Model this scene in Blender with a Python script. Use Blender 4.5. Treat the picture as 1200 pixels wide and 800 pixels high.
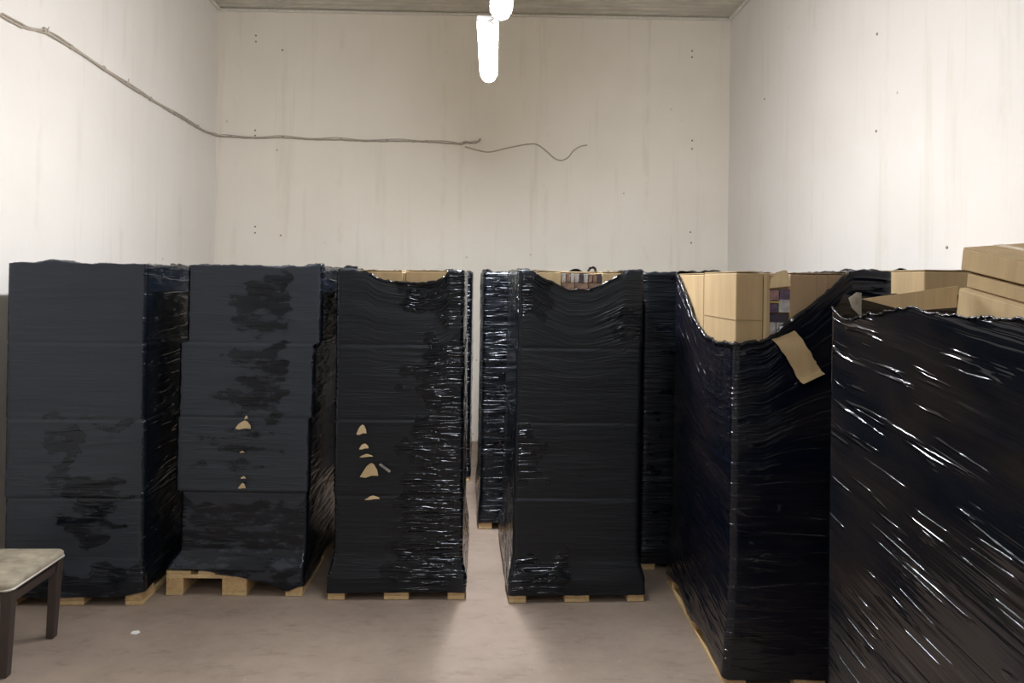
import bpy, bmesh, math, random
import numpy as np
from mathutils import Matrix, Vector

for o in list(bpy.data.objects):
    bpy.data.objects.remove(o)
scn = bpy.context.scene
C = scn.collection

# ------------------------------------------------------------------ camera
CH = 1.89
YAW, PITCH, ROLL = math.radians(2.5), math.radians(0.5), math.radians(0.9)
fw = Vector((math.sin(YAW)*math.cos(PITCH), math.cos(YAW)*math.cos(PITCH), math.sin(PITCH)))
rt = Vector((math.cos(YAW), -math.sin(YAW), 0))
up = rt.cross(fw)
r2 = rt*math.cos(ROLL)+up*math.sin(ROLL)
u2 = up*math.cos(ROLL)-rt*math.sin(ROLL)
cd = bpy.data.cameras.new('camera')
cam = bpy.data.objects.new('camera', cd)
C.objects.link(cam)
cam.matrix_world = Matrix(((r2.x, u2.x, -fw.x, 0), (r2.y, u2.y, -fw.y, 0), (r2.z, u2.z, -fw.z, CH), (0, 0, 0, 1)))
cd.sensor_width = 36.0
cd.lens = 870.0/1200*36
cd.shift_y = -80.0/1200
cd.clip_start = 0.05
scn.camera = cam

# ------------------------------------------------------------------ world, exposure
w = bpy.data.worlds.new('world'); scn.world = w
w.use_nodes = True
w.node_tree.nodes['Background'].inputs[0].default_value = (0.6, 0.65, 0.7, 1)
w.node_tree.nodes['Background'].inputs[1].default_value = 0.05
scn.view_settings.view_transform = 'Standard'
scn.view_settings.look = 'None'
scn.view_settings.gamma = 1
scn.view_settings.exposure = 0.0
LAMP_STRENGTH = 80.0
FAR_LAMP_STRENGTH = 300.0
LAMP_YS = [5.10, 3.73, 0.60, -2.20]    # centres of the row of ceiling lamps
LAMP_Z = 3.45

XL, XR, YB, YF, ZC = -3.06, 2.94, 8.7, -4.6, 5.0

# ------------------------------------------------------------------ noise
_rs = np.random.RandomState(7)
_perm = _rs.permutation(512)
_ang = _rs.rand(512)*2*np.pi
def pn(x, y, seed=0):
    x = np.asarray(x, float)+seed*17.31; y = np.asarray(y, float)+seed*9.77
    xi = np.floor(x).astype(int); yi = np.floor(y).astype(int)
    xf = x-xi; yf = y-yi
    def g(ix, iy, dx, dy):
        a = _ang[_perm[(_perm[ix & 511]+iy) & 511]]
        return np.cos(a)*dx+np.sin(a)*dy
    u = xf**3*(xf*(xf*6-15)+10); v = yf**3*(yf*(yf*6-15)+10)
    n0 = g(xi, yi, xf, yf)*(1-u)+g(xi+1, yi, xf-1, yf)*u
    n1 = g(xi, yi+1, xf, yf-1)*(1-u)+g(xi+1, yi+1, xf-1, yf-1)*u
    return (n0*(1-v)+n1*v)*1.4
def sstep(e0, e1, x):
    t = np.clip((x-e0)/(e1-e0), 0, 1); return t*t*(3-2*t)

# ------------------------------------------------------------------ materials
def new_mat(name):
    m = bpy.data.materials.new(name); m.use_nodes = True
    nt = m.node_tree; b = nt.nodes['Principled BSDF']
    return m, nt, b
def N(nt, t, **kw):
    n = nt.nodes.new(t)
    for k, v in kw.items(): setattr(n, k, v)
    return n
def noise(nt, vec, scale, detail=4, rough=0.55, typ=None):
    n = N(nt, 'ShaderNodeTexNoise')
    if typ: n.noise_type = typ
    n.inputs['Scale'].default_value = scale; n.inputs['Detail'].default_value = detail
    n.inputs['Roughness'].default_value = rough
    if vec is not None: nt.links.new(vec, n.inputs['Vector'])
    return n
def mapping(nt, src, scale, rot=(0, 0, 0), loc=(0, 0, 0)):
    m = N(nt, 'ShaderNodeMapping'); m.inputs['Scale'].default_value = scale
    m.inputs['Rotation'].default_value = rot; m.inputs['Location'].default_value = loc
    nt.links.new(src, m.inputs['Vector']); return m.outputs[0]
def ramp(nt, src, stops):
    r = N(nt, 'ShaderNodeValToRGB'); e = r.color_ramp.elements
    e[0].position, e[0].color = stops[0][0], tuple(stops[0][1])+(1,)
    e[1].position, e[1].color = stops[-1][0], tuple(stops[-1][1])+(1,)
    for p, c in stops[1:-1]:
        k = e.new(p); k.color = tuple(c)+(1,)
    nt.links.new(src, r.inputs[0]); return r.outputs[0]
def math_n(nt, op, a, b=None, clamp=False):
    n = N(nt, 'ShaderNodeMath', operation=op, use_clamp=clamp)
    for i, v in enumerate((a, b)):
        if v is None: continue
        if isinstance(v, (int, float)): n.inputs[i].default_value = v
        else: nt.links.new(v, n.inputs[i])
    return n.outputs[0]
def bump(nt, h, strength, dist, normal=None):
    b = N(nt, 'ShaderNodeBump'); b.inputs['Strength'].default_value = strength
    b.inputs['Distance'].default_value = dist; nt.links.new(h, b.inputs['Height'])
    if normal is not None: nt.links.new(normal, b.inputs['Normal'])
    return b.outputs[0]

def film_mat(name, base=(0.006, 0.0075, 0.010), brown=0.0, rlo=0.13, rhi=0.36, fine=1.0, coarse=1.0, mlo=0.42, mhi=0.58, ul=1.0, vl=1.0, crease=0.002, cul=1.6, cvl=26, cw=0.045, c2lo=0.42, taut=None):
    m, nt, b = new_mat(name); L = nt.links.new
    uv = N(nt, 'ShaderNodeTexCoord').outputs['UV']
    # where the film is crinkled and where it lies smooth against the cartons
    msk = ramp(nt, noise(nt, mapping(nt, uv, (1.6, 2.0, 1)), 1.3, 3).outputs[0], [(mlo, (0, 0, 0)), (mhi, (1, 1, 1))])
    r1 = noise(nt, mapping(nt, uv, (2.2*ul, 34*vl, 1)), 1.0, 3, 0.5)
    r1 = math_n(nt, 'ABSOLUTE', math_n(nt, 'SUBTRACT', r1.outputs[0], 0.5))
    r2_ = noise(nt, mapping(nt, uv, (5.0*ul, 95*vl, 1), loc=(3, 1, 0)), 1.0, 2, 0.5)
    r2_ = math_n(nt, 'ABSOLUTE', math_n(nt, 'SUBTRACT', r2_.outputs[0], 0.5))
    r3 = noise(nt, mapping(nt, uv, (14*ul, 30, 1), loc=(8, 5, 0)), 1.0, 3, 0.55).outputs[0]
    h1 = math_n(nt, 'MULTIPLY', r1, math_n(nt, 'MULTIPLY_ADD', msk, 0.85))
    nt.nodes[-1].inputs[2].default_value = 0.06
    h2 = math_n(nt, 'MULTIPLY', r2_, math_n(nt, 'MULTIPLY_ADD', msk, 0.85))
    nt.nodes[-1].inputs[2].default_value = 0.06
    n1 = bump(nt, h1, 1.0, 0.016*coarse)
    n2 = bump(nt, h2, 1.0, 0.0055*fine, n1)
    n3 = bump(nt, math_n(nt, 'MULTIPLY', r3, msk), 1.0, 0.002*fine, n2)
    # sharp taut creases, broken along their length
    c1 = noise(nt, mapping(nt, uv, (cul, cvl, 1), loc=(2.2, 7.1, 0)), 1.0, 2, 0.4).outputs[0]
    c1 = math_n(nt, 'ABSOLUTE', math_n(nt, 'SUBTRACT', c1, 0.5))
    c1 = ramp(nt, c1, [(0.0, (1, 1, 1)), (cw, (0, 0, 0))]); nt.nodes[-1].color_ramp.interpolation = 'EASE'
    c2 = ramp(nt, noise(nt, mapping(nt, uv, (cul*3, cvl*0.7, 1), loc=(9, 2, 0)), 1.0, 2).outputs[0], [(c2lo, (0, 0, 0)), (c2lo+0.1, (1, 1, 1))])
    ca = N(nt, 'ShaderNodeAttribute', attribute_name='crinkle').outputs['Fac']
    c2 = math_n(nt, 'MULTIPLY', c2, ca)
    n4 = bump(nt, math_n(nt, 'MULTIPLY', c1, c2), 1.0, crease, n3)
    L(n4, b.inputs['Normal'])
    rr = N(nt, 'ShaderNodeMapRange'); L(msk, rr.inputs[0])
    rr.inputs[3].default_value = rhi; rr.inputs[4].default_value = rlo
    L(rr.outputs[0], b.inputs['Roughness'])
    mix = N(nt, 'ShaderNodeMix', data_type='RGBA')
    bn = noise(nt, mapping(nt, uv, (1.1, 2.3, 1), loc=(5.3, 1.2, 0)), 1.2, 3).outputs[0]
    sep = N(nt, 'ShaderNodeSeparateXYZ'); L(uv, sep.inputs[0])
    f = math_n(nt, 'MULTIPLY', ramp(nt, bn, [(0.40, (0, 0, 0)), (0.68, (1, 1, 1))]), brown, True)
    L(f, mix.inputs[0])
    mix.inputs[6].default_value = base+(1,); mix.inputs[7].default_value = (0.050, 0.034, 0.024, 1)
    if taut:
        # where the film clings flat to the cardboard it turns matt and greyer; loose, crinkled film is black and glossy
        ca = N(nt, 'ShaderNodeAttribute', attribute_name='crinkle').outputs['Fac']
        tn = noise(nt, mapping(nt, uv, (3, 9, 1), loc=(1, 8, 0)), 1.6, 4, 0.6).outputs[0]
        k = ramp(nt, math_n(nt, 'ADD', ca, math_n(nt, 'MULTIPLY', math_n(nt, 'SUBTRACT', tn, 0.5), 1.6)), [(0.38, (0, 0, 0)), (0.62, (1, 1, 1))])
        m2 = N(nt, 'ShaderNodeMix', data_type='RGBA'); L(k, m2.inputs[0]); m2.inputs[6].default_value = taut+(1,); L(mix.outputs[2], m2.inputs[7])
        r3_ = N(nt, 'ShaderNodeMapRange'); L(k, r3_.inputs[0]); r3_.inputs[3].default_value = 0.42; r3_.inputs[4].default_value = rlo
        L(m2.outputs[2], b.inputs['Base Color']); L(r3_.outputs[0], b.inputs['Roughness'])
    else:
        L(mix.outputs[2], b.inputs['Base Color'])
    b.inputs['Specular Tint'].default_value = (0.88, 0.93, 1.0, 1)
    b.inputs['IOR'].default_value = 1.48
    return m

def card_mat(name, col, var=0.10):
    m, nt, b = new_mat(name); L = nt.links.new
    tc = N(nt, 'ShaderNodeTexCoord').outputs['Object']
    n1 = noise(nt, mapping(nt, tc, (9, 9, 1.2)), 1.5, 3).outputs[0]
    n2 = noise(nt, mapping(nt, tc, (160, 160, 5)), 1.0, 2).outputs[0]
    a = math_n(nt, 'ADD', math_n(nt, 'MULTIPLY', n1, 0.7), math_n(nt, 'MULTIPLY', n2, 0.3))
    lo = tuple(c*(1-var) for c in col); hi = tuple(min(1, c*(1+var)) for c in col)
    L(ramp(nt, a, [(0.35, lo), (0.65, hi)]), b.inputs['Base Color'])
    L(bump(nt, n2, 0.25, 0.001), b.inputs['Normal'])
    b.inputs['Roughness'].default_value = 0.75
    b.inputs['Specular IOR Level'].default_value = 0.25
    return m

def wood_mat(name, col):
    m, nt, b = new_mat(name); L = nt.links.new
    tc = N(nt, 'ShaderNodeTexCoord').outputs['Object']
    oi = N(nt, 'ShaderNodeObjectInfo')
    add = N(nt, 'ShaderNodeVectorMath', operation='ADD'); L(tc, add.inputs[0]); L(oi.outputs['Random'], add.inputs[1])
    n1 = noise(nt, mapping(nt, add.outputs[0], (40, 4, 40)), 1.3, 4, 0.6).outputs[0]
    n2 = noise(nt, add.outputs[0], 6, 3).outputs[0]
    a = math_n(nt, 'ADD', math_n(nt, 'MULTIPLY', n1, 0.6), math_n(nt, 'MULTIPLY', n2, 0.4))
    L(ramp(nt, a, [(0.3, tuple(c*0.62 for c in col)), (0.5, col), (0.72, tuple(min(1, c*1.2) for c in col))]), b.inputs['Base Color'])
    L(bump(nt, n1, 0.4, 0.002), b.inputs['Normal'])
    b.inputs['Roughness'].default_value = 0.7
    return m

def plain(name, col, rough=0.5, metal=0.0, nscale=30, var=0.08, emit=None, estr=0):
    m, nt, b = new_mat(name)
    tc = N(nt, 'ShaderNodeTexCoord').outputs['Object']
    n = noise(nt, tc, nscale, 3).outputs[0]
    nt.links.new(ramp(nt, n, [(0.3, tuple(c*(1-var) for c in col)), (0.7, tuple(min(1, c*(1+var)) for c in col))]), b.inputs['Base Color'])
    b.inputs['Roughness'].default_value = rough; b.inputs['Metallic'].default_value = metal
    if emit:
        b.inputs['Emission Color'].default_value = emit+(1,); b.inputs['Emission Strength'].default_value = estr
    return m

def wall_mat(name, axis, tint=(1, 1, 1)):
    # painted plaster: faint scuffs, patched joints running up the wall, small yellowed stains
    m, nt, b = new_mat(name); L = nt.links.new
    tc = N(nt, 'ShaderNodeTexCoord').outputs['Object']
    n1 = noise(nt, tc, 0.9, 5, 0.6).outputs[0]
    c1 = ramp(nt, n1, [(0.3, tuple(a*b_ for a, b_ in zip(tint, (0.80, 0.775, 0.735)))), (0.55, tuple(a*b_ for a, b_ in zip(tint, (0.835, 0.815, 0.78)))), (0.75, tuple(a*b_ for a, b_ in zip(tint, (0.85, 0.835, 0.805))))])
    sc = (9, 9, 0.55)
    n2 = noise(nt, mapping(nt, tc, sc), 0.8, 5, 0.65).outputs[0]
    c2 = ramp(nt, n2, [(0.28, (0.93, 0.915, 0.88)), (0.44, (1, 1, 1))])
    sep = N(nt, 'ShaderNodeSeparateXYZ'); L(tc, sep.inputs[0])
    p = sep.outputs[0] if axis == 'x' else sep.outputs[1]
    wob = math_n(nt, 'MULTIPLY', noise(nt, mapping(nt, tc, (1, 1, 3)), 1.0, 3).outputs[0], 0.06)
    q = math_n(nt, 'ADD', p, wob)
    fr = math_n(nt, 'PINGPONG', math_n(nt, 'ADD', q, 0.35), 0.6)
    line = ramp(nt, fr, [(0.0, (0.95, 0.94, 0.915)), (0.05, (1, 1, 1))])
    n4 = noise(nt, mapping(nt, tc, (3, 3, 1.5), loc=(4, 4, 4)), 1.5, 5, 0.7).outputs[0]
    lm = ramp(nt, n4, [(0.48, (0, 0, 0)), (0.58, (1, 1, 1))])
    mx0 = N(nt, 'ShaderNodeMix', data_type='RGBA'); L(lm, mx0.inputs[0]); mx0.inputs[6].default_value = (1, 1, 1, 1); L(line, mx0.inputs[7])
    sp = N(nt, 'ShaderNodeTexVoronoi'); sp.inputs['Scale'].default_value = 2.3; L(tc, sp.inputs['Vector'])
    spk = ramp(nt, sp.outputs['Distance'], [(0.012, (0.62, 0.56, 0.46)), (0.035, (1, 1, 1))])
    cur = c1
    for c in (c2, mx0.outputs[2], spk):
        mx = N(nt, 'ShaderNodeMix', data_type='RGBA', blend_type='MULTIPLY'); mx.inputs[0].default_value = 1
        L(cur, mx.inputs[6]); L(c, mx.inputs[7]); cur = mx.outputs[2]
    L(cur, b.inputs['Base Color'])
    n3 = noise(nt, tc, 7, 6, 0.6).outputs[0]
    L(bump(nt, n3, 0.35, 0.008), b.inputs['Normal'])
    b.inputs['Roughness'].default_value = 0.72
    return m

def floor_mat():
    m, nt, b = new_mat('concrete_floor'); L = nt.links.new
    tc = N(nt, 'ShaderNodeTexCoord').outputs['Object']
    n1 = noise(nt, tc, 1.6, 8, 0.62).outputs[0]
    n2 = noise(nt, mapping(nt, tc, (1, 2.2, 1), rot=(0, 0, 0.5)), 7, 8, 0.7).outputs[0]
    c1 = ramp(nt, n1, [(0.32, (0.235, 0.180, 0.142)), (0.5, (0.295, 0.228, 0.182)), (0.7, (0.345, 0.272, 0.218))])
    c2 = ramp(nt, n2, [(0.30, (0.76, 0.73, 0.70)), (0.45, (0.97, 0.97, 0.97)), (0.75, (1.08, 1.07, 1.05))])
    v = N(nt, 'ShaderNodeTexVoronoi'); v.inputs['Scale'].default_value = 9; L(tc, v.inputs['Vector'])
    c3 = ramp(nt, v.outputs['Distance'], [(0.03, (1.35, 1.33, 1.28)), (0.07, (1, 1, 1))])
    cur = c1
    for c in (c2, c3):
        mx = N(nt, 'ShaderNodeMix', data_type='RGBA', blend_type='MULTIPLY'); mx.inputs[0].default_value = 1
        L(cur, mx.inputs[6]); L(c, mx.inputs[7]); cur = mx.outputs[2]
    L(cur, b.inputs['Base Color'])
    L(bump(nt, noise(nt, tc, 22, 8, 0.65).outputs[0], 0.4, 0.006), b.inputs['Normal'])
    b.inputs['Roughness'].default_value = 0.62
    return m

M = dict(
    film_smooth=film_mat('black_film_smooth', base=(0.004, 0.006, 0.010), taut=(0.027, 0.033, 0.044), rlo=0.14, rhi=0.38, fine=0.3, coarse=0.3, crease=0.003, cvl=14, cul=1.2, mlo=0.45, mhi=0.62),
    film=film_mat('black_film', base=(0.002, 0.0035, 0.0065), taut=(0.0035, 0.005, 0.0085), rlo=0.055, rhi=0.18, fine=0.3, coarse=0.35, crease=0.0056, cvl=30, cul=2.4, cw=0.10, c2lo=0.38, mlo=0.46, mhi=0.6),
    film_dark=film_mat('black_film_dark', base=(0.002, 0.0035, 0.009), rlo=0.10, rhi=0.2, brown=0.2, fine=0.45, coarse=0.4, crease=0.006, cvl=14, cul=1.4, cw=0.06),
    film_tight=film_mat('black_film_tight', base=(0.005, 0.006, 0.009), rlo=0.10, rhi=0.2, brown=0.4, fine=0.15, coarse=0.5, mlo=0.3, mhi=0.6, ul=0.3, vl=0.6, crease=0.006, cul=0.9, cvl=17, cw=0.045, c2lo=0.50),
    film_edge=plain('black_film_rolled_edge', (0.008, 0.009, 0.012), 0.16),
    card=card_mat('cardboard', (0.385, 0.275, 0.148)),
    card_light=card_mat('cardboard_light', (0.47, 0.35, 0.20)),
    card_dark=card_mat('cardboard_dark', (0.32, 0.22, 0.13)),
    seam=plain('cardboard_seam', (0.27, 0.185, 0.10), 0.9),
    tape=plain('clear_packing_tape', (0.50, 0.36, 0.20), 0.25),
    wood=wood_mat('pine_board', (0.62, 0.45, 0.235)),
    wood_block=wood_mat('pine_block', (0.56, 0.38, 0.19)),
    wall_x=wall_mat('painted_plaster_back_lifted', 'x', (1.05, 1.02, 0.955)), wall_l=wall_mat('painted_plaster_left_dimmed', 'y', (0.94, 0.925, 0.91)),  # light balance put into the tints: back wall lifted, left wall dimmed
    wall_r=wall_mat('painted_plaster_right_dimmed', 'y', (0.86, 0.845, 0.835)),  # right wall dimmed most in its colour, to offset its overexposure
    floor=floor_mat(),
    ceiling=plain('ceiling_sheet', (0.52, 0.50, 0.43), 0.6, nscale=3, var=0.15),
    trim=plain('pale_trim', (0.66, 0.63, 0.56), 0.5),
    hole=plain('anchor_plug_grey', (0.22, 0.19, 0.16), 0.9),
    cable=plain('grey_brown_cable', (0.40, 0.35, 0.29), 0.6),
    cable_thin=plain('thin_beige_cable', (0.48, 0.43, 0.36), 0.6),
    housing=plain('lamp_housing', (0.80, 0.80, 0.80), 0.4),
    wire=plain('steel_wire', (0.55, 0.55, 0.55), 0.35, metal=1.0),
    diffuser=plain('lit_diffuser', (0.9, 0.9, 0.9), 0.4, emit=(0.93, 0.96, 1.0), estr=LAMP_STRENGTH),
    diffuser_far=plain('lit_diffuser_far', (0.9, 0.9, 0.9), 0.4, emit=(0.95, 0.96, 1.0), estr=FAR_LAMP_STRENGTH),
    seat=plain('worn_beige_upholstery', (0.36, 0.31, 0.23), 0.85, nscale=14, var=0.28),
    piping=plain('pale_piping', (0.60, 0.58, 0.52), 0.5),
    stool=plain('dark_brown_frame', (0.050, 0.036, 0.032), 0.45),
    paper=plain('white_scrap', (0.8, 0.79, 0.76), 0.8),
    pk_purple=plain('packet_purple', (0.10, 0.07, 0.11), 0.35, nscale=60, var=0.5),
    pk_pink=plain('packet_pink', (0.28, 0.16, 0.165), 0.35, nscale=50, var=0.4),
    pk_grey=plain('packet_grey', (0.40, 0.38, 0.37), 0.3, nscale=50, var=0.3),
    pk_yellow=plain('packet_yellow', (0.55, 0.42, 0.13), 0.4),
    film_scrap=plain('pale_film_scrap', (0.24, 0.22, 0.19), 0.35, nscale=20, var=0.4),
    pk_dark=plain('packet_dark', (0.045, 0.038, 0.05), 0.35),
    pk_brown=plain('packet_brown', (0.20, 0.125, 0.085), 0.5, nscale=40, var=0.4),
)

# ------------------------------------------------------------------ helpers
def link(name, me, mat, parent=None, smooth=False):
    if mat is not None and not me.materials: me.materials.append(mat)
    if smooth:
        me.polygons.foreach_set('use_smooth', [True]*len(me.polygons))
    o = bpy.data.objects.new(name, me); C.objects.link(o)
    if parent is not None: o.parent = parent
    return o
def box_me(name, sx, sy, sz, bev=0.003, seg=1):
    bm = bmesh.new(); bmesh.ops.create_cube(bm, size=1)
    for v in bm.verts: v.co = (v.co.x*sx, v.co.y*sy, v.co.z*sz)
    if bev: bmesh.ops.bevel(bm, geom=list(bm.edges), offset=bev, segments=seg, affect='EDGES')
    me = bpy.data.meshes.new(name); bm.to_mesh(me); bm.free(); return me
def box(name, s, loc, mat, parent=None, bev=0.003, rot=None):
    o = link(name, box_me(name, *s, bev=bev), mat, parent)
    o.location = loc
    if rot: o.rotation_euler = rot
    return o
def slab_quad(name, pts, thick, mat, parent=None):
    """quad or polygon of 3D points extruded along its normal: a stiff sheet with thickness"""
    P = [Vector(p) for p in pts]; n = (P[1]-P[0]).cross(P[2]-P[0]).normalized()*thick
    k = len(P); V = P+[p+n for p in P]
    F = [tuple(reversed(range(k))), tuple(range(k, 2*k))]+[(i, (i+1) % k, k+(i+1) % k, k+i) for i in range(k)]
    me = bpy.data.meshes.new(name); me.from_pydata(V, [], F); me.update()
    return link(name, me, mat, parent)
def tube_me(name, pts, r, seg=8, rfun=None):
    pts = [Vector(p) for p in pts]; V = []; F = []
    n = len(pts); prev = None
    for i, p in enumerate(pts):
        t = (pts[min(i+1, n-1)]-pts[max(i-1, 0)]).normalized()
        if prev is None:
            a = Vector((0, 0, 1)) if abs(t.z) < 0.9 else Vector((1, 0, 0))
            prev = t.cross(a).normalized()
        u = (prev-t*prev.dot(t)).normalized(); v = t.cross(u); prev = u
        rr = r*(rfun(i) if rfun else 1)
        for k in range(seg):
            a = 2*math.pi*k/seg
            V.append(p+u*math.cos(a)*rr+v*math.sin(a)*rr)
    for i in range(n-1):
        for k in range(seg):
            F.append((i*seg+k, i*seg+(k+1) % seg, (i+1)*seg+(k+1) % seg, (i+1)*seg+k))
    F.append(tuple(reversed(range(seg)))); F.append(tuple((n-1)*seg+k for k in range(seg)))
    me = bpy.data.meshes.new(name); me.from_pydata(V, [], F); me.update(); return me
def empty(name, loc, rz, label, cat, group=None):
    o = bpy.data.objects.new(name, None); C.objects.link(o)
    o.location = loc; o.rotation_euler = (0, 0, rz); o.empty_display_size = 0.1
    o['label'] = label; o['category'] = cat
    if group: o['group'] = group
    return o
def tag(o, label, cat, group=None):
    o['label'] = label; o['category'] = cat
    if group: o['group'] = group
    return o
def struct(o):
    o['kind'] = 'structure'; return o

# ------------------------------------------------------------------ the room
T = 0.15
def room_box(name, x0, x1, y0, y1, z0, z1, mat):
    o = box(name, (x1-x0, y1-y0, z1-z0), (0, 0, 0), mat, bev=0)
    o.location = ((x0+x1)/2, (y0+y1)/2, (z0+z1)/2)
    return struct(o)
room_box('floor', XL-T, XR+T, YF-T, YB+T, -T, 0, M['floor'])
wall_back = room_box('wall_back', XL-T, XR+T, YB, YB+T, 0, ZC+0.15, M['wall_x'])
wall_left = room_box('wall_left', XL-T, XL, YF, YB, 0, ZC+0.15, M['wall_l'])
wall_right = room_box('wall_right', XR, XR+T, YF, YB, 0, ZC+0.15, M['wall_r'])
room_box('wall_front', XL-T, XR+T, YF-T, YF, 0, ZC+0.15, M['wall_x'])

def ceiling():
    # ribbed sheet, ribs running across the room
    prof = []; y = YF; p = 0.12
    while y < YB-0.001:
        prof += [(y, 0), (y+0.055, 0), (y+0.07, 0.022), (y+0.105, 0.022)]
        y += p
    prof = [(min(a, YB), b) for a, b in prof]+[(YB, 0)]
    V = []; F = []
    for (yy, zz) in prof:
        for x in (XL, XR):
            V += [(x, yy, ZC+zz+(x-XL)*0.012-0.03)]
    k = len(V)
    V += [(a, b, c+0.06) for a, b, c in V]
    n = len(prof)
    for i in range(n-1):
        a = 2*i
        F.append((a, a+2, a+3, a+1)); F.append((k+a, k+a+1, k+a+3, k+a+2))
    F.append((0, 1, k+1, k)); F.append((2*n-2, k+2*n-2, k+2*n-1, 2*n-1))
    me = bpy.data.meshes.new('ceiling'); me.from_pydata(V, [], F); me.update()
    struct(link('ceiling', me, M['ceiling']))
ceiling()
def trim(name, pts, mat=None):
    struct(link(name, tube_me(name, pts, 0.022, 6), mat or M['trim']))
zl, zr = ZC-0.045, ZC-0.045+(XR-XL)*0.012
trim('trim_1', [(XL+0.02, YB-0.02, zl), (XR-0.02, YB-0.02, zr)])
trim('trim_2', [(XR-0.02, YB-0.02, zr), (XR-0.02, YF+0.02, zr)])
trim('trim_3', [(XL+0.02, YB-0.02, zl), (XL+0.02, YF+0.02, zl)])

# drilled anchor holes left in the walls (short dark plugs, parts of the wall)
hole_me = tube_me('drill_hole', [(0, -0.004, 0), (0, 0.02, 0)], 0.0105, 8)
def hole(wall, x, y, z, rz=0):
    o = link('drill_hole', hole_me, M['hole'], wall)
    o.matrix_parent_inverse = Matrix.Translation(-wall.location)
    o.location = (x, y, z); o.rotation_euler = (0, 0, rz)
for x, z in ((-2.632, 4.67), (-2.631, 4.60), (-2.326, 4.51), (-2.60, 2.455), (-2.60, 2.385), (-2.306, 2.36), (2.48, 4.64), (2.48, 4.565),
             (2.495, 3.575), (2.496, 3.475), (2.489, 2.486), (-2.62, 3.57), (-2.62, 3.51), (2.50, 2.36)):
    hole(wall_back, x, YB, z)
for y, z in ((7.605, 3.814), (5.409, 3.767), (5.406, 3.04), (4.551, 2.135)):
    hole(wall_right, XR, y, z, -math.pi/2)

# ------------------------------------------------------------------ cables on the walls
def smooth_path(pts, n=8):
    P = [Vector(p) for p in pts]; out = []
    for i in range(len(P)-1):
        p0, p1, p2, p3 = P[max(i-1, 0)], P[i], P[i+1], P[min(i+2, len(P)-1)]
        for k in range(n):
            t = k/n
            out.append(0.5*((2*p1)+(p2-p0)*t+(2*p0-5*p1+4*p2-p3)*t*t+(3*p1-p0-3*p2+p3)*t**3))
    return out+[P[-1]]
ce = empty('wall_cable', (XL, YB, 3.48), 0, 'grey cable clipped along the left wall and on across the back wall', 'cable')
def local(pts): return [Vector(p)-Vector((XL, YB, 3.48)) for p in pts]
rnd = random.Random(3)
lp = [(XL+0.014, y, z) for y, z in ((1.5, 3.50), (3.2, 3.53), (4.825, 3.508), (5.054, 3.512), (5.304, 3.556), (5.698, 3.552), (6.462, 3.51), (6.955, 3.495), (7.572, 3.48), (8.211, 3.468), (8.62, 3.485))]
bp_ = [(-3.03, YB-0.03, 3.488)]+[(x, YB-0.014, z) for x, z in ((-2.95, 3.486), (-2.61, 3.478), (-2.3, 3.490), (-1.95, 3.478), (-1.631, 3.482), (-1.3, 3.474), (-0.9, 3.484), (-0.643, 3.480), (-0.35, 3.470), (-0.244, 3.462), (-0.18, 3.482), (-0.114, 3.478), (-0.05, 3.492), (-0.015, 3.531))]
path = smooth_path(local(lp+bp_), 10)
link('cable_run', tube_me('cable_run', [p+Vector((0, 0, rnd.uniform(-.003, .003))) for p in path], 0.0085, 8), M['cable'], ce, True)
link('cable_run', tube_me('cable_run', [p+Vector((0.004, -0.004, 0.016+0.007*math.sin(i*0.33))) for i, p in enumerate(path[20:-12])], 0.0048, 6), M['cable_thin'], ce, True)
clip_me = box_me('cable_clip', 0.022, 0.034, 0.034, 0.004)
clip_tail = box_me('cable_clip', 0.03, 0.018, 0.022, 0.003)
for y, z in ((5.29, 3.575), (5.62, 3.562), (6.1, 3.54), (6.49, 3.52), (6.95, 3.50), (7.5, 3.49), (8.1, 3.48)):
    o = link('cable_clip', clip_me, M['cable'], ce); o.location = Vector((XL+0.012, y, z))-Vector((XL, YB, 3.48))
for x, z in ((-2.9, 3.49), (-2.3, 3.50), (-1.63, 3.49), (-1.1, 3.485), (-0.64, 3.49), (-0.2, 3.478)):
    o = link('cable_clip', clip_tail, M['cable'], ce); o.location = Vector((x, YB-0.009, z))-Vector((XL, YB, 3.48))
for y in (5.304, 6.49):
    link('cable_tie', tube_me('cable_tie', local([(XL+0.02, y, 3.55 if y < 6 else 3.51), (XL+0.035, y-0.01, 3.60 if y < 6 else 3.56)]), 0.004, 5), M['cable_thin'], ce)
thin = [(x, YB-0.008, z) for x, z in ((-0.194, 3.436), (-0.03, 3.395), (0.107, 3.383), (0.33, 3.44), (0.557, 3.486), (0.66, 3.478), (0.759, 3.408), (0.86, 3.325), (0.942, 3.302), (1.02, 3.34), (1.082, 3.420), (1.162, 3.472), (1.243, 3.49))]
tag(link('loose_wire', tube_me('loose_wire', smooth_path(thin, 6), 0.008, 6), M['cable_thin'], None, True),
    'thin loose wire hanging in a wave on the back wall, right of the clipped cable', 'wire')

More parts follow.
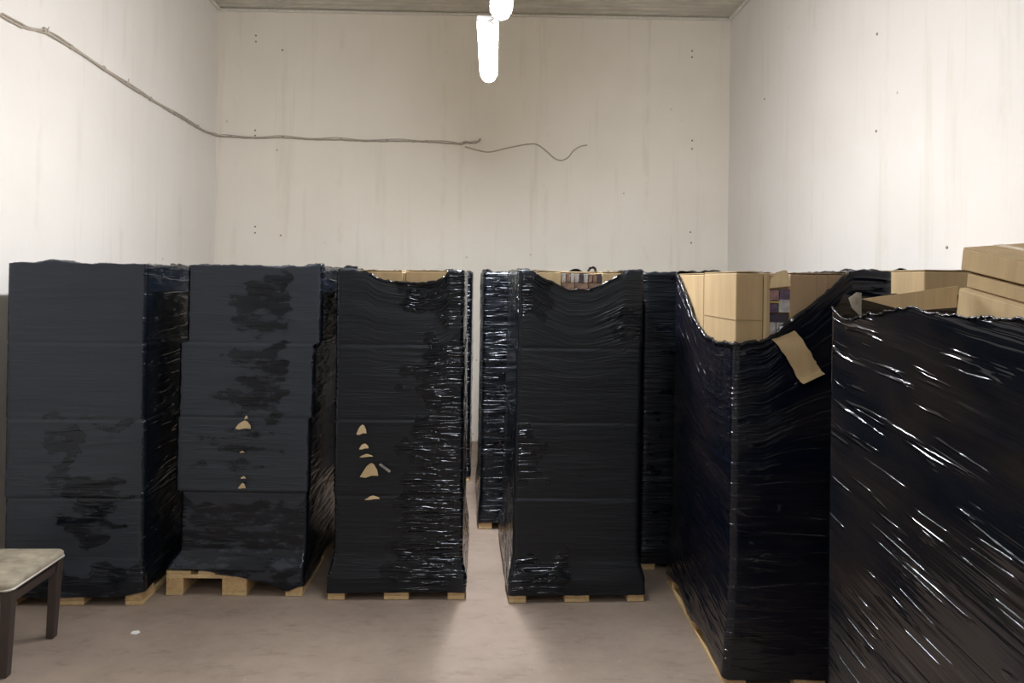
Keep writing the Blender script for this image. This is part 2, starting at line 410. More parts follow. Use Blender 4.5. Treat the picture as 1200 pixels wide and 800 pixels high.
# ------------------------------------------------------------------ ceiling lamps
def lamp_parts(root, L=1.22):
    # diffuser: rounded trough profile swept along Y, slightly drawn in at the ends
    prof = [(-0.060, 0.0)]+[(0.062*math.cos(a), 0.058*math.sin(a)) for a in [math.pi+math.pi*k/12 for k in range(13)]]+[(0.060, 0.0)]
    V = []; F = []; ys = [-L/2+0.006, -L/2+0.03, -L/2+0.08]+[-L/2+0.12+(L-0.24)*k/4 for k in range(5)]+[L/2-0.08, L/2-0.03, L/2-0.006]
    sc = [0.72, 0.88, 0.97]+[1]*5+[0.97, 0.88, 0.72]
    for y, s in zip(ys, sc):
        for a, b in prof: V.append((a*s, y, b*s))
    n = len(prof)
    for j in range(len(ys)-1):
        for i in range(n-1):
            F.append((j*n+i, j*n+i+1, (j+1)*n+i+1, (j+1)*n+i))
        F.append((j*n+n-1, j*n, (j+1)*n, (j+1)*n+n-1))
    F.append(tuple(range(n))); F.append(tuple(reversed([(len(ys)-1)*n+i for i in range(n)])))
    me = bpy.data.meshes.new('diffuser'); me.from_pydata(V, [], F); me.update()
    link('diffuser', me, M['diffuser'], root, False)
    h = box('housing', (0.134, L+0.03, 0.035), (0, 0, 0.0185), M['housing'], root, 0.008)
    for s in (-1, 1):
        box('end_cap', (0.078, 0.010, 0.034), (0, s*(L/2+0.001), -0.010), M['housing'], root, 0.008)
        link('hanger_wire', tube_me('hanger_wire', [(0, s*0.42, 0.036), (0, s*0.42, ZC-LAMP_Z-0.02)], 0.0012, 5), M['wire'], root)
def copy_tree(o, parent=None):
    c = o.copy(); C.objects.link(c); c.parent = parent
    for ch in list(o.children): copy_tree(ch, c)
    return c
lamp_lab = ['long white tube lamp hanging low in front of the back wall, fully in view',
            'bright tube lamp at the top edge, only its rounded far end in view']
lamp0 = None
for i, y in enumerate(LAMP_YS):
    x = 0.035 if i == 0 else 0.10
    if lamp0 is None:
        lamp0 = empty('ceiling_lamp', (x, y, LAMP_Z), math.radians(-1.0), lamp_lab[0], 'lamp', 'row of hanging tube lamps')
        lamp_parts(lamp0)
    else:
        l = copy_tree(lamp0); l.location = (x, y, LAMP_Z); l.rotation_euler = (0, 0, 0)
        l['label'] = lamp_lab[1] if i == 1 else ('tube lamp of the hanging row straight above the camera, out of view' if i == 2 else 'tube lamp of the hanging row behind the camera, out of view')
# far lamp's emission raised above the others to lift the back wall
dm = bpy.data.meshes['diffuser'].copy(); dm.materials.clear(); dm.materials.append(M['diffuser_far'])
for ch in lamp0.children:
    if ch.name.startswith('diffuser'): ch.data = dm
lc = [(0.04, 4.49, LAMP_Z+0.02), (0.052, 4.46, LAMP_Z+0.0), (0.07, 4.40, LAMP_Z-0.01), (0.09, 4.35, LAMP_Z+0.015)]
tag(link('lamp_link_cable', tube_me('lamp_link_cable', smooth_path(lc, 6), 0.008, 6), M['housing'], None, True),
    'short white cable joining the two tube lamps in view', 'cable')

# ------------------------------------------------------------------ pallets
PB = {}
def pallet_mesh(key, *s):
    if key not in PB:
        PB[key] = box_me(key, *s, bev=0.003)
        PB[key].materials.append(M['wood_block'] if key.endswith('block') else M['wood'])
    return PB[key]
def build_pallet(load):
    p = bpy.data.objects.new('pallet', None); C.objects.link(p); p.parent = load; p.empty_display_size = 0.1
    def piece(name, key, s, loc):
        o = link(name, pallet_mesh(key, *s), None, p); o.location = loc
        return o
    for x, wd, k in ((-0.35, 0.1, 'narrow'), (0, 0.145, 'wide'), (0.35, 0.1, 'narrow')):
        piece('runner_board', k+'_runner', (wd, 1.2, 0.022), (x, 0, 0.0115))
        for y in (-0.5275, 0, 0.5275):
            piece('block', k+'_block', (wd, 0.145, 0.078), (x, y, 0.062))
    for y in (-0.5275, 0, 0.5275):
        piece('cross_board', 'cross_board', (0.8, 0.145, 0.022), (0, y, 0.112))
    for x, wd, k in ((-0.3275, 0.145, 'wide'), (-0.164, 0.1, 'narrow'), (0, 0.145, 'wide'), (0.164, 0.1, 'narrow'), (0.3275, 0.145, 'wide')):
        piece('deck_board', k+'_deck', (wd, 1.2, 0.022), (x, 0, 0.134))
    return p

# ------------------------------------------------------------------ stretch film
def film(load, a, b, H, mat, tiers=None, rim=None, zb=None, ds=0.016, dz=0.0068, slopes=(0, 0, 0, 0), amp=1.0, seed=0,
         flare=(0.27, 0.13), over=0.07, crumple=1.0, edge_sides=('L', 'F', 'R'), seams=(0.605, 1.05, 1.49), ul=1.0, follow=1.0, patches=(), base_crinkle=0.3, ridge=1.0, edge_r=0.0065):
    """Stretch film as one sheet: a closed skirt round the cartons (half sizes a, b), laid over their top edge by
    `over`, and cut lower where `rim` dips. slopes = how steeply the pull lines fall along each side."""
    r = 0.012
    S = []                                          # ux, uy, nx, ny, s, side, t(along side), corner distance
    s = 0.0
    def side(name, p0, p1, n, length, full, off):
        nonlocal s
        k = max(2, int(length/ds))
        for i in range(k+1):
            t = i/k
            S.append((p0[0]+(p1[0]-p0[0])*t, p0[1]+(p1[1]-p0[1])*t, n[0], n[1], s+length*t, name, off+length*t, full))
        s += length
    def corner(c, a0):
        nonlocal s
        for i in (1, 2):
            an = a0+i*math.pi/6
            S.append((c[0], c[1], math.cos(an), math.sin(an), s+0.006*i, 'c', 0, 0))
        s += 0.018
    side('B', (0, 1), (-1, 1), (0, 1), a, 2*a, a); corner((-1, 1), math.pi/2)
    side('L', (-1, 1), (-1, -1), (-1, 0), 2*b, 2*b, 0); corner((-1, -1), math.pi)
    side('F', (-1, -1), (1, -1), (0, -1), 2*a, 2*a, 0); corner((1, -1), 1.5*math.pi)
    side('R', (1, -1), (1, 1), (1, 0), 2*b, 2*b, 0); corner((1, 1), 0)
    side('B', (1, 1), (0, 1), (0, 1), a, 2*a, 0)
    n = len(S)
    ux, uy, nx, ny, ss = (np.array([q[i] for q in S]) for i in range(5))
    L = np.full(n, H+over); ZB = np.full(n, 0.045)
    cd_ = np.full(n, 0.0)
    for i, q in enumerate(S):
        if q[5] == 'c': continue
        cd_[i] = min(q[6], q[7]-q[6])
        if rim and q[5] in rim: L[i] = np.interp(q[6], *zip(*rim[q[5]]))
        if zb and q[5] in zb: ZB[i] = np.interp(q[6], *zip(*zb[q[5]]))
    for i, q in enumerate(S):
        if q[5] == 'c':
            j = i-1
            while S[j][5] == 'c': j -= 1
            k = i+1
            while S[k][5] == 'c': k += 1
            L[i] = (L[j]+L[k])/2; ZB[i] = (ZB[j]+ZB[k])/2
    L = L+pn(ss*14, ss*0+3, seed)*0.008+np.where(L >= H, pn(ss*7, ss*0+9, seed)*0.02, 0)
    ZB = ZB+pn(ss*9, ss*0+5, seed)*0.006
    # cumulative slope shift
    k_side = {'B': slopes[3], 'L': slopes[0], 'F': slopes[1], 'R': slopes[2], 'c': 0}
    shift = np.zeros(n)
    for i in range(1, n):
        shift[i] = shift[i-1]+k_side[S[i][5]]*(ss[i]-ss[i-1])
    rows = int((H+over)/dz)
    t = np.linspace(0, 1, rows)[:, None]
    ell = ZB[None]+t*(L-ZB)[None]
    z = np.minimum(ell, H); ins = np.maximum(ell-H, 0)
    dip = np.minimum(L-H, 0)[None]
    V = z-follow*dip*sstep(0.75, 0.0, (L[None]-z))+shift[None]
    sg = np.broadcast_to(ss[None], z.shape)
    cm = 0.12+0.88*sstep(0.0, 0.14, cd_)[None]
    msk = sstep(-0.05, 0.35, pn(sg*1.7, V*1.9, seed+3))
    tt = np.array([q[6] if q[5] == 'F' else (-1 if q[5] == 'L' else 9) for q in S])[None]+0*z
    crk = np.full(z.shape, base_crinkle)
    wt = 0.11*pn(sg*6, z*9, seed+21)+0.05*pn(sg*19, z*26, seed+22); zz = z+0.10*pn(sg*7, z*5, seed+23)
    for (t0, t1, z0, z1, g) in patches:
        crk = np.maximum(crk, g*sstep(t0-0.07, t0+0.07, tt+wt)*sstep(t1+0.07, t1-0.07, tt+wt)*sstep(z0-0.06, z0+0.05, zz)*sstep(z1+0.06, z1-0.05, zz))
    d = amp*cm*(0.006*pn(sg*1.8, z*1.6, seed)+0.0045*pn(sg*1.7*ul, V*11, seed+1)+(0.05+0.95*msk)*(
        0.0045*(0.35-np.abs(pn(sg*2.1*ul, V*24, seed+2)))+0.0014*(0.35-np.abs(pn(sg*5*ul, V*52, seed+5)))))
    d = d+cm*np.clip(crk-0.35, 0, 1)*0.008*(0.3-np.abs(pn(sg*4*ul, V*24, seed+11)))*ridge
    d = d+0.012
    for sz in seams:                                    # film sinks into the joint between two tiers of cartons
        d = d-0.0035*np.exp(-((z-sz-0.004*pn(sg*3, sg*0, seed+7))/0.008)**2)+0.001*np.exp(-((z-sz+0.016)/0.008)**2)
    # tier offsets
    tz = [0, 0.6, 0.61, 1.045, 1.055, 1.485, 1.495, 3]
    T4 = tiers or [(0, 0, 0)]*4
    def tv(k): return np.interp(z, tz, [T4[0][k], T4[0][k], T4[1][k], T4[1][k], T4[2][k], T4[2][k], T4[3][k], T4[3][k]])
    ox, oy, sc = tv(0), tv(1), tv(2)
    fl = 1-np.clip((z-flare[1])/(flare[0]-flare[1]), 0, 1)
    fl = fl*0.75+0.25*fl*fl
    wob = 0.006*pn(sg*5, z*9, seed+8)*fl
    ax = (a+sc-r-ins*0.97)*(1-fl)+(max(a, 0.397)-r)*fl
    ay = (b+sc-r-ins*0.97)*(1-fl)+(max(b, 0.597)-r)*fl
    d = np.where(z < 0.16, np.maximum(d, 0.008), d)
    wob = np.maximum(wob, -0.002)
    X = ux*ax+nx*(r+d+wob)+ox*(1-fl); Y = uy*ay+ny*(r+d+wob)+oy*(1-fl)
    crm = sstep(-0.03, 0.02, ell-H)
    Z = z+crumple*crm*(0.008+0.013*pn(sg*9, ell*16, seed+4)+0.008*pn(sg*25, ell*30, seed+6)+0.022*sstep(0.25, 0.6, pn(sg*4.5, sg*0+2, seed+9)))
    co = np.stack([X, Y, Z], -1).reshape(-1, 3)
    i = np.arange(n-1)[None]; j = np.arange(rows-1)[:, None]
    q = j*n+i
    F = np.stack([q, q+1, q+n+1, q+n], -1).reshape(-1, 4)
    me = bpy.data.meshes.new('stretch_film')
    me.vertices.add(len(co)); me.vertices.foreach_set('co', co.ravel())
    me.loops.add(F.size); me.loops.foreach_set('vertex_index', F.ravel().astype(np.int32))
    me.polygons.add(len(F)); me.polygons.foreach_set('loop_start', (np.arange(len(F))*4).astype(np.int32))
    me.polygons.foreach_set('loop_total', np.full(len(F), 4, np.int32))
    me.update(calc_edges=True)
    uvl = me.uv_layers.new(name='UVMap')
    UV = np.stack([sg+seed*3.7, V+np.where(ins > 0, ins, 0)], -1).reshape(-1, 2)
    uvl.data.foreach_set('uv', UV[F.ravel()].astype(np.float32).ravel())
    at = me.attributes.new('crinkle', 'FLOAT', 'POINT'); at.data.foreach_set('value', crk.ravel().astype(np.float32))
    o = link('stretch_film', me, mat, load, True)
    # bunched, rolled edge of the film where it is pulled down below the carton tops
    top = co.reshape(rows, n, 3)[-1]
    run = []
    rr = random.Random(seed)
    def flush():
        if len(run) > 6:
            link('rolled_film_edge', tube_me('rolled_film_edge', run, edge_r, 6, lambda i: 0.6+0.9*rr.random()), M['film_edge'], load, True)
    for i, qd in enumerate(S):
        if rim and L[i] < H-0.015 and (qd[5] in edge_sides or qd[5] == 'c'):
            nn = Vector((nx[i], ny[i], 0))
            run.append(Vector(top[i])+nn*0.003+Vector((0, 0, 0.004*rr.uniform(-1, 1))))
        else:
            flush(); run = []
    flush()
    return o

def carton(load, name, x0, x1, y0, y1, z0, z1, mat, gap=0.004, flaps=True, inside=None):
    """closed carton: body shell, two top flaps meeting in the middle and a strip of tape"""
    body = box(name, (x1-x0, y1-y0, z1-z0-0.006), ((x0+x1)/2, (y0+y1)/2, (z0+z1-0.006)/2), mat, load, 0.004)
    if flaps:
        ln = (x1-x0) > (y1-y0)
        for s in (-1, 1):
            if ln: f = box('flap', (x1-x0-0.004, (y1-y0)/2-gap, 0.005), (0, s*((y1-y0)/4), (z1-z0)/2+0.003), mat, body, 0.001)
            else: f = box('flap', ((x1-x0)/2-gap, y1-y0-0.004, 0.005), (s*((x1-x0)/4), 0, (z1-z0)/2+0.003), mat, body, 0.001)
        if ln: box('tape', (x1-x0, 0.05, 0.001), (0, 0, (z1-z0)/2+0.0062), M['tape'], body, 0)
        else: box('tape', (0.05, y1-y0, 0.001), (0, 0, (z1-z0)/2+0.0062), M['tape'], body, 0)
    return body

def tear(load, x, z, yf, wd, ht, out=0.03, skew=0.0, mat='card_light'):
    """scrap of cardboard pushed out through a tear in the film on the front"""
    y0 = -yf
    tr = random.Random(int(x*1e4)+int(z*1e3))
    P = []
    for u, v in ((-0.5, 0), (-0.2, -0.08), (0.1, 0.06), (0.5, 0.02), (0.42, 0.4), (0.2, 0.85), (0.02, 1.0), (-0.2, 0.8), (-0.34, 0.45)):
        v = v+tr.uniform(-.07, .07)*(0 if v < .1 else 1)
        P.append((x+wd*(u+tr.uniform(-.04, .04)), y0-0.004-(out-0.004)*(1-v), z-ht/2+ht*v+skew*u))
    slab_quad('torn_cardboard', P, 0.003, M[mat], load)

loads = {}
GR = 'pallet loads wrapped in black stretch film'
def load(key, cx, cy, rz, label):
    e = empty('wrapped_pallet_load', (cx, cy, 0), math.radians(rz), label, 'wrapped pallet', GR)
    loads[key] = e
    build_pallet(e)
    return e
HT = 1.94
D4 = 0.575

# --- load 1: far left, smooth grey sheen
e = load(1, -2.29, 4.94, 0.0, 'smooth grey-sheened wrapped pallet at the far left, behind the stool')
film(e, 0.378, D4, HT, M['film_smooth'], tiers=[(0.0, 0, 0), (-0.002, 0.0, 0.003), (-0.01, 0, 0.0), (-0.012, 0, 0)], seed=1, amp=0.75, base_crinkle=0.05, patches=((0.24, 0.40, 0.55, 1.10, 0.6), (0.30, 0.66, 0.35, 0.75, 0.6), (0.3, 0.7, 0.95, 1.05, 0.5), (-2, 2, 0, 0.22, 0.7), (8, 10, 0, 2.1, 0.75)),
     rim={'F': [(0, HT+0.05), (0.05, HT+0.09), (0.7, HT+0.08), (0.756, HT+0.05)]}, crumple=0.7,
     zb={'F': [(0, 0.045), (0.14, 0.05), (0.3, 0.05), (0.62, 0.05), (0.76, 0.075)], 'R': [(0, 0.075), (0.25, 0.09), (1.15, 0.07)]})
# --- load 2: leaning, deck of the pallet bare at its left corner
e = load(2, -1.40, 5.06, -1.5, 'wrapped pallet with bare pale pallet corner at lower left, second from left')
film(e, 0.385, D4, HT, M['film_smooth'], tiers=[(0.033, 0.01, -0.018), (0.03, 0, 0.0), (0.045, 0, 0.004), (0.085, 0, 0.002)], seed=2, amp=0.8, base_crinkle=0.05, patches=((0.24, 0.62, 1.53, 1.88, 0.6), (0.26, 0.66, 1.05, 1.46, 0.6), (0.1, 0.6, 0.70, 1.0, 0.42), (-2, 2, 0, 0.55, 0.6), (8, 10, 0, 2.1, 0.8)),
     zb={'F': [(0, 0.165), (0.2, 0.15), (0.45, 0.105), (0.60, 0.075), (0.7, 0.03), (0.77, 0.06)], 'L': [(0, 0.1), (1.15, 0.165)], 'R': [(0, 0.06), (1.15, 0.1)]},
     flare=(0.26, 0.16), crumple=1.0)
tear(e, 0.045, 1.013, 0.60, 0.095, 0.045, 0.035)
tear(e, 0.055, 1.055, 0.60, 0.02, 0.02, 0.012)
tear(e, 0.04, 0.653, 0.60, 0.045, 0.03, 0.018)
tear(e, 0.045, 0.70, 0.60, 0.03, 0.012, 0.012)
tear(e, 0.035, 0.85, 0.60, 0.03, 0.010, 0.010, mat='card')
# --- load 3: glossy, five tears, scooped top
e = load(3, -0.458, 5.0, 0.0, 'glossy wrapped pallet with a column of cardboard tears, left of the floor gap')
film(e, 0.367, D4, HT-0.01, M['film'], tiers=[(0.005, 0, 0.0), (0.0, 0, 0.002), (-0.002, 0, 0.0), (-0.008, 0, -0.002)], seed=3, amp=0.7, base_crinkle=0.06, patches=((-2, -0.5, 0, 2, 0.9), (8, 10, 0, 2, 0.9), (0.37, 0.80, 1.68, 1.90, 1.7), (0.52, 0.80, 1.28, 1.55, 1.6), (0.38, 0.60, 1.24, 1.36, 1.4), (0.52, 0.80, 0.92, 1.22, 1.6), (0.40, 0.76, 0.42, 0.92, 1.5), (0.34, 0.70, 0.05, 0.42, 1.7)),
     rim={'F': [(0, HT+0.03), (0.08, HT+0.05), (0.13, 1.935), (0.16, 1.922), (0.23, 1.885), (0.36, 1.862), (0.45, 1.861), (0.58, 1.871), (0.635, 1.895), (0.655, 1.925), (0.68, HT+0.03), (0.74, HT+0.04)]})
carton(e, 'carton', -0.365, 0.0, -0.572, 0.0, 1.50, HT-0.008, M['card'])
carton(e, 'carton', 0.022, 0.355, -0.572, 0.0, 1.50, HT-0.004, M['card'])
carton(e, 'carton', -0.365, 0.355, 0.004, 0.572, 1.50, HT-0.01, M['card'])
box('carton_divider', (0.018, 0.5, 0.4), (0.011, -0.30, 1.722), M['card_light'], e, 0.002)
for x, z, wd, ht, out in ((-0.215, 1.0, 0.06, 0.05, .03), (-0.203, 0.9, 0.055, 0.028, .022), (-0.187, 0.845, 0.075, 0.014, .018), (-0.166, 0.765, 0.10, 0.07, .04), (-0.148, 0.60, 0.085, 0.018, .02)):
    tear(e, x, z, 0.592, wd, ht, out, 0.006, 'card' if ht > 0.06 else 'card_light')
slab_quad('torn_film_scrap', [(-0.115, -0.60, 0.79), (-0.105, -0.60, 0.80), (-0.04, -0.64, 0.765), (-0.05, -0.64, 0.755)], 0.003, M['film_scrap'], e)
# --- load 4: dark, deep scoop at top
e = load(4, 0.590, 4.958, 1.2, 'dark wrapped pallet with scooped top and three block ends, right of the floor gap')
film(e, 0.362, D4, HT+0.005, M['film'], tiers=[(-0.006, 0, 0.003), (-0.004, 0, 0.0), (0, 0, 0.0), (0.004, 0, 0.0)], seed=4, amp=0.65, slopes=(0.55, 0.02, 0, 0), base_crinkle=0.10, patches=((-2, -0.5, 0, 2, 1.0), (-2, 0.16, 1.66, 1.90, 1.7), (-2, 0.12, 0.7, 1.0, 1.3), (-2, 0.28, 0.05, 0.26, 1.6), (0.5, 0.8, 1.55, 1.75, 0.5)),
     rim={'F': [(0, HT+0.03), (0.05, HT+0.01), (0.10, 1.915), (0.17, 1.878), (0.245, 1.847), (0.30, 1.829), (0.42, 1.838), (0.49, 1.870), (0.55, 1.902), (0.62, 1.94), (0.65, HT+0.06), (0.73, HT+0.03)]})
carton(e, 'carton', -0.350, -0.118, -0.572, 0.0, 1.50, HT+0.004, M['card_light'])
carton(e, 'carton', 0.128, 0.355, -0.572, 0.0, 1.50, HT+0.004, M['card_light'])
carton(e, 'carton', -0.350, 0.355, 0.004, 0.572, 1.50, HT+0.0, M['card'])
box('carton_lid', (0.24, 0.5, 0.008), (0.005, -0.30, HT+0.0), M['card_light'], e, 0.002)
inner = box('open_carton', (0.244, 0.5, 0.36), (0.005, -0.30, 1.70), M['card_dark'], e, 0.003)
for k in range(9):
    box('printed_packet', (0.022, 0.03, 0.052), (-0.103+0.027*k, -0.553, 1.905), M[['pk_grey', 'pk_brown', 'pk_grey', 'pk_grey', 'pk_dark', 'pk_grey', 'pk_brown', 'pk_brown', 'pk_dark'][k]], e, 0.002)
for k in range(3):
    box('printed_packet', (0.075, 0.03, 0.05), (-0.075+0.08*k, -0.556, 1.850), M['pk_brown'], e, 0.002)
bm_t = tube_me('film_tuft', smooth_path([(0.05, -0.52, 1.945), (0.06, -0.54, 1.966), (0.075, -0.545, 1.970), (0.09, -0.54, 1.962), (0.095, -0.52, 1.945)], 4), 0.008, 6)
link('film_tuft', bm_t, M['film_edge'], e, True)
# --- load 4b: behind load 4, its left strip shows beside the gap
e = load('4b', 0.415, 6.24, 0.8, 'wrapped pallet standing behind the scooped one, its left edge beside the gap')
film(e, 0.385, D4, HT, M['film'], seed=5, amp=1.2, base_crinkle=0.5, dz=0.009, ds=0.02, slopes=(0.1, 0, 0, 0), zb={'F': [(0, 0.05), (0.8, 0.05)]})
# --- load 3b: far back against the wall, beyond load 3
e = load('3b', -0.462, 7.56, 0.0, 'farthest wrapped pallet near the back wall, a sliver seen left of the gap')
film(e, 0.388, D4, HT, M['film'], seed=6, amp=1.2, base_crinkle=0.6, dz=0.009, ds=0.02)
# --- load 5: behind load 6
e = load(5, 1.48, 5.44, 0.0, 'wrapped pallet in the shadowed slot between the scooped one and the open-topped one')
film(e, 0.388, D4, HT+0.005, M['film'], seed=8, amp=1.2, dz=0.009, ds=0.02)
# --- load 6: open top with bare cartons, corner towards the camera
x6, y6 = 1.59, 4.02
e = load(6, x6, y6, -1.6, 'wrapped pallet with bare cartons above a deep film scoop and a hanging cardboard strip')
H6 = HT+0.008
film(e, 0.366, 0.575, H6, M['film_dark'], seed=9, amp=0.9, base_crinkle=0.8, edge_r=0.010, slopes=(0.09, 0.01, 0, 0), over=0.06,
     rim={'L': [(0, HT+0.01), (0.04, 1.945), (0.18, 1.865), (0.30, 1.80), (0.48, 1.682), (0.70, 1.605), (0.92, 1.588), (1.15, 1.602)],
          'F': [(0, 1.602), (0.10, 1.615), (0.135, 1.627), (0.2, 1.668), (0.30, 1.749), (0.385, 1.815), (0.487, 1.900), (0.545, 1.944), (0.56, HT+0.03), (0.73, HT+0.05)]},
     zb={'L': [(0, 0.07), (0.3, 0.11), (0.6, 0.06), (0.8, 0.10), (1.15, 0.05)]}, flare=(0.5, 0.12), seams=(0.605, 1.05))
za, zt = 1.498, H6-0.004
carton(e, 'carton', -0.362, -0.232, -0.570, -0.02, za, zt, M['card'])
carton(e, 'carton', -0.105, 0.360, -0.570, -0.02, za, zt-0.002, M['card_dark'])
carton(e, 'carton', -0.362, 0.360, -0.010, 0.570, za, zt-0.004, M['card'])
carton(e, 'carton', -0.240, -0.090, -0.540, -0.02, za, zt-0.005, M['card_dark'], flaps=False)
# vertical folds and a crease on the exposed cartons
for x, m_ in ((-0.222, 'card_light'), (-0.208, 'card')):
    box('corner_strip', (0.016, 0.006, zt-za-0.01), (x, -0.566, (za+zt)/2), M[m_], e, 0.001)
for x in (0.02, 0.075, 0.16):
    box('fold_line', (0.004, 0.003, zt-za-0.01), (x, -0.571, (za+zt)/2), M['seam'], e, 0.0)
box('crease', (0.125, 0.003, 0.003), (-0.296, -0.571, 1.716), M['seam'], e, 0.0)
box('crease', (0.003, 0.52, 0.003), (-0.363, -0.30, 1.716), M['seam'], e, 0.0)
# printed packets showing through the torn carton
for x, z, sx, sz, m_ in ((-0.180, 1.835, 0.048, 0.050, 'pk_pink'), (-0.128, 1.840, 0.050, 0.050, 'pk_purple'), (-0.160, 1.803, 0.078, 0.007, 'pk_yellow'),
                         (-0.185, 1.775, 0.046, 0.044, 'pk_purple'), (-0.128, 1.785, 0.055, 0.062, 'pk_grey'), (-0.160, 1.728, 0.090, 0.036, 'pk_dark'),
                         (-0.190, 1.672, 0.040, 0.070, 'pk_grey'), (-0.146, 1.672, 0.040, 0.070, 'pk_grey')):
    box('printed_packet', (sx, 0.03, sz), (x, -0.552, z), M[m_], e, 0.002)
slab_quad('torn_flap', [(-0.205, -0.575, 1.868), (-0.110, -0.590, 1.880), (-0.120, -0.568, 1.952), (-0.135, -0.568, 1.955), (-0.165, -0.568, 1.945), (-0.198, -0.570, 1.915)], 0.004, M['card_light'], e)
# long torn strip hanging out over the film edge
def strip():
    c = [(-0.155, -0.575, 1.665), (-0.125, -0.603, 1.630), (-0.09, -0.618, 1.575), (-0.055, -0.622, 1.515), (-0.035, -0.628, 1.475), (-0.015, -0.64, 1.452)]
    wx, wz = 0.050, 0.024
    rr = random.Random(2); V = []; F = []
    P = smooth_path(c, 5)
    for i, p in enumerate(P):
        j1, j2 = rr.uniform(-.003, .003), rr.uniform(-.003, .003)
        for sgn, j in ((-1, j1), (1, j2)):
            for dy in (0, 0.004):
                V.append((p.x+sgn*(wx+j), p.y+dy+0.002*sgn, p.z+sgn*wz))
    n = len(P)
    for i in range(n-1):
        a = 4*i; b_ = a+4
        F += [(a, b_, b_+2, a+2), (a+1, a+3, b_+3, b_+1), (a, a+1, b_+1, b_), (a+2, b_+2, b_+3, a+3)]
    F += [(0, 2, 3, 1), (4*n-4, 4*n-3, 4*n-1, 4*n-2)]
    me = bpy.data.meshes.new('torn_cardboard_strip'); me.from_pydata(V, [], F); me.update()
    link('torn_cardboard_strip', me, M['card'], e)
strip()
# --- load 8: right of load 6, cartons bare at the top
e = load(8, 2.49, 4.0, 0.0, 'rearmost pallet at the right wall, only bare carton tops showing')
film(e, 0.388, 0.58, HT+0.02, M['film_dark'], seed=11, amp=1.0, dz=0.009, ds=0.02,
     rim={'L': [(0, 1.80), (1.15, 1.78)], 'F': [(0, 1.78), (0.4, 1.80), (0.77, 1.80)], 'R': [(0, 1.8), (1.15, 1.8)]})
carton(e, 'carton', -0.388, -0.02, -0.578, 0.0, 1.50, HT+0.026, M['card'])
carton(e, 'carton', -0.01, 0.384, -0.578, 0.0, 1.50, HT+0.022, M['card'])
carton(e, 'carton', -0.388, 0.384, 0.006, 0.578, 1.50, HT+0.02, M['card'])

# top tier of cartons inside the loads that are wrapped right up to their rims
for k in (1, 2, '4b', '3b', 5):
    for x0, x1 in ((-0.362, -0.004), (0.004, 0.362)):
        for y0, y1 in ((-0.565, -0.004), (0.004, 0.565)):
            sh = 0.06 if k == 2 else 0
            carton(loads[k], 'carton', x0+sh, x1+sh, y0, y1, 1.50, HT-0.012, M['card'])

# --- load 7: nearest, at the right edge
x7, y7, H7 = 1.83, 2.38, 1.86
e = load(7, x7, y7, 0.0, 'nearest wrapped pallet at the right edge, streaked with bright diagonal folds')
film(e, 0.382, 0.59, H7, M['film_tight'], seed=12, amp=1.1, dz=0.006, ds=0.011, slopes=(0.13, 0.1, 0.1, 0), over=0.0, seams=(), ul=0.3, follow=0.25, base_crinkle=1.0, ridge=0.0, edge_r=0.0035, edge_sides=('L', 'F', 'R'),
     rim={'R': [(0, 1.80), (0.3, 1.72), (0.9, 1.72), (1.18, 1.80)], 'L': [(0, 1.80), (0.06, 1.762), (0.14, 1.757), (0.3, 1.782), (0.42, 1.798), (0.52, 1.812), (0.57, 1.820), (0.66, 1.805), (0.85, 1.80), (1.18, 1.815)],
          'B': [(0, 1.84), (0.3, 1.86), (0.5, 1.85), (0.66, 1.84), (0.73, 1.85), (0.76, 1.80)]})
for y0, y1 in ((-0.585, 0.0), (0.01, 0.585)):
    carton(e, 'carton', -0.378, 0.378, y0, y1, 1.20, 1.62, M['card'])

# ------------------------------------------------------------------ loose flat cartons piled on load 7, sloping down to the front
Rz = Matrix.Rotation(math.radians(-80), 3, 'Z'); Ry = Matrix.Rotation(math.radians(12), 3, 'Y'); Rx = Matrix.Rotation(math.radians(5), 3, 'X')
RB = Rz @ Ry @ Rx
P0 = Vector((1.837, 2.75, 2.042))
def flat_carton(off, L, W, h, mat, label):
    """off = corner offset along the pile's own axes; lies on the carton below"""
    c = P0 + RB @ Vector((off[0]+L/2, off[1]+W/2, off[2]-h/2))
    o = box('cardboard_box', (L, W, h), (0, 0, 0), mat, None, 0.004)
    o.matrix_world = Matrix.Translation(c) @ RB.to_4x4()
    tag(o, label, 'box', 'flat cartons on the nearest pallet')
    for s in (-1, 1):
        f = box('flap', (L-0.004, W/2-0.003, 0.004), (0, s*W/4, h/2+0.002), mat, o, 0.001)
    box('tape', (L, 0.045, 0.001), (0, 0, h/2+0.0045), M['tape'], o, 0)
    return o
flat_carton((0, 0, -0.006), 0.55, 0.32, 0.082, M['card'], 'topmost flat carton of the sloping pile at the right edge')
flat_carton((0.02, 0.014, -0.100), 0.52, 0.29, 0.054, M['card'], 'thin flat carton in the middle of the sloping pile, under the topmost one')
flat_carton((0.01, -0.008, -0.162), 0.54, 0.31, 0.110, M['card_light'], 'lowest flat carton of the sloping pile, sunk behind the film rim')
slab_quad('carton_flap', [(-0.386, 0.37, 1.838), (-0.207, 0.37, 1.795), (-0.016, 0.37, 1.811), (-0.012, 0.37, 1.893)], 0.004, M['card_light'], loads[7])
slab_quad('film_corner_flap', [(-0.384, 0.47, 1.838), (-0.37, 0.47, 1.80), (-0.333, 0.47, 1.765), (-0.333, 0.47, 1.86), (-0.352, 0.47, 1.862)], 0.003, M['film_scrap'], loads[7])  # pale colour stands for light caught on a crumple of the black film

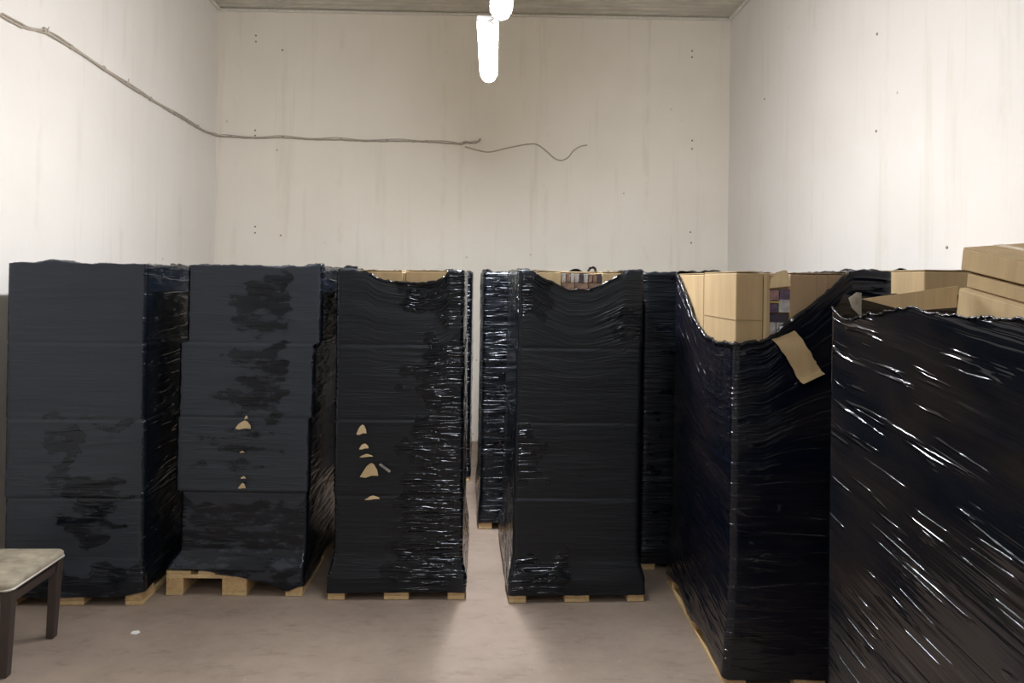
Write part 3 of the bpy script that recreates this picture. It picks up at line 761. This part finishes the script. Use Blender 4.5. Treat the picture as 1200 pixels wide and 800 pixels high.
# ------------------------------------------------------------------ stool at the left
st = empty('stool', (-2.40, 3.76, 0), 0, 'low stool with worn beige seat and dark brown legs at the left edge', 'stool')
def seat_me(x0, x1, y0, y1, z0, z1, r, name, crown=0.0):
    out = []
    for cx, cy, a0 in ((x1-r, y1-r, 0), (x0+r, y1-r, 90), (x0+r, y0+r, 180), (x1-r, y0+r, 270)):
        for k in range(5):
            a = math.radians(a0+90*k/4); out.append((cx+r*math.cos(a), cy+r*math.sin(a)))
    n = len(out); V = []; F = []
    cx, cy = (x0+x1)/2, (y0+y1)/2
    lv = [(z0, 1.0), (z0+0.3*(z1-z0), 1.01), (z1-0.3*(z1-z0), 1.01), (z1, 0.985), (z1+crown*0.6, 0.8), (z1+crown, 0.4)]
    for z, s in lv:
        for x, y in out: V.append((cx+(x-cx)*s, cy+(y-cy)*s, z))
    for j in range(len(lv)-1):
        for i in range(n): F.append((j*n+i, j*n+(i+1) % n, (j+1)*n+(i+1) % n, (j+1)*n+i))
    F.append(tuple(reversed(range(n)))); F.append(tuple((len(lv)-1)*n+i for i in range(n)))
    me = bpy.data.meshes.new(name); me.from_pydata(V, [], F); me.update(); return me
link('seat', seat_me(-0.25, 0.262, -0.225, 0.235, 0.415, 0.448, 0.035, 'seat', 0.006), M['seat'], st, True)
link('piping', tube_me('piping', [(-0.23, -0.222, 0.418), (0.245, -0.222, 0.418), (0.262, -0.205, 0.418), (0.262, 0.215, 0.418), (0.245, 0.234, 0.418), (-0.23, 0.234, 0.418)], 0.006, 6), M['piping'], st, True)
for sx in (-1, 1):
    for sy in (-1, 1):
        tx, ty = 0.012+sx*0.222, 0.005+sy*0.195
        bx, by = 0.0+sx*0.215, 0.01+sy*0.19
        me = box_me('leg', 0.05, 0.05, 0.414, 0.004)
        for v in me.vertices:
            t = v.co.z/0.414+0.5; k = 0.78+0.22*t
            v.co = ((v.co.x*k)+bx+(tx-bx)*t, (v.co.y*k)+by+(ty-by)*t, v.co.z+0.2085)
        link('leg', me, M['stool'], st)
for sy in (-1, 1): box('apron', (0.42, 0.02, 0.07), (0.012, 0.005+sy*0.195, 0.378), M['stool'], st)
for sx in (-1, 1): box('apron', (0.02, 0.37, 0.07), (0.012+sx*0.222, 0.005, 0.378), M['stool'], st)

# ------------------------------------------------------------------ scraps on the floor
tag(slab_quad('paper_scrap', [(-1.80, 3.995, 0.001), (-1.765, 3.985, 0.001), (-1.755, 4.01, 0.001), (-1.775, 4.03, 0.001), (-1.80, 4.02, 0.001)], 0.003, M['paper']),
    'tiny white scrap on the bare floor in front of the left pallets', 'scrap')
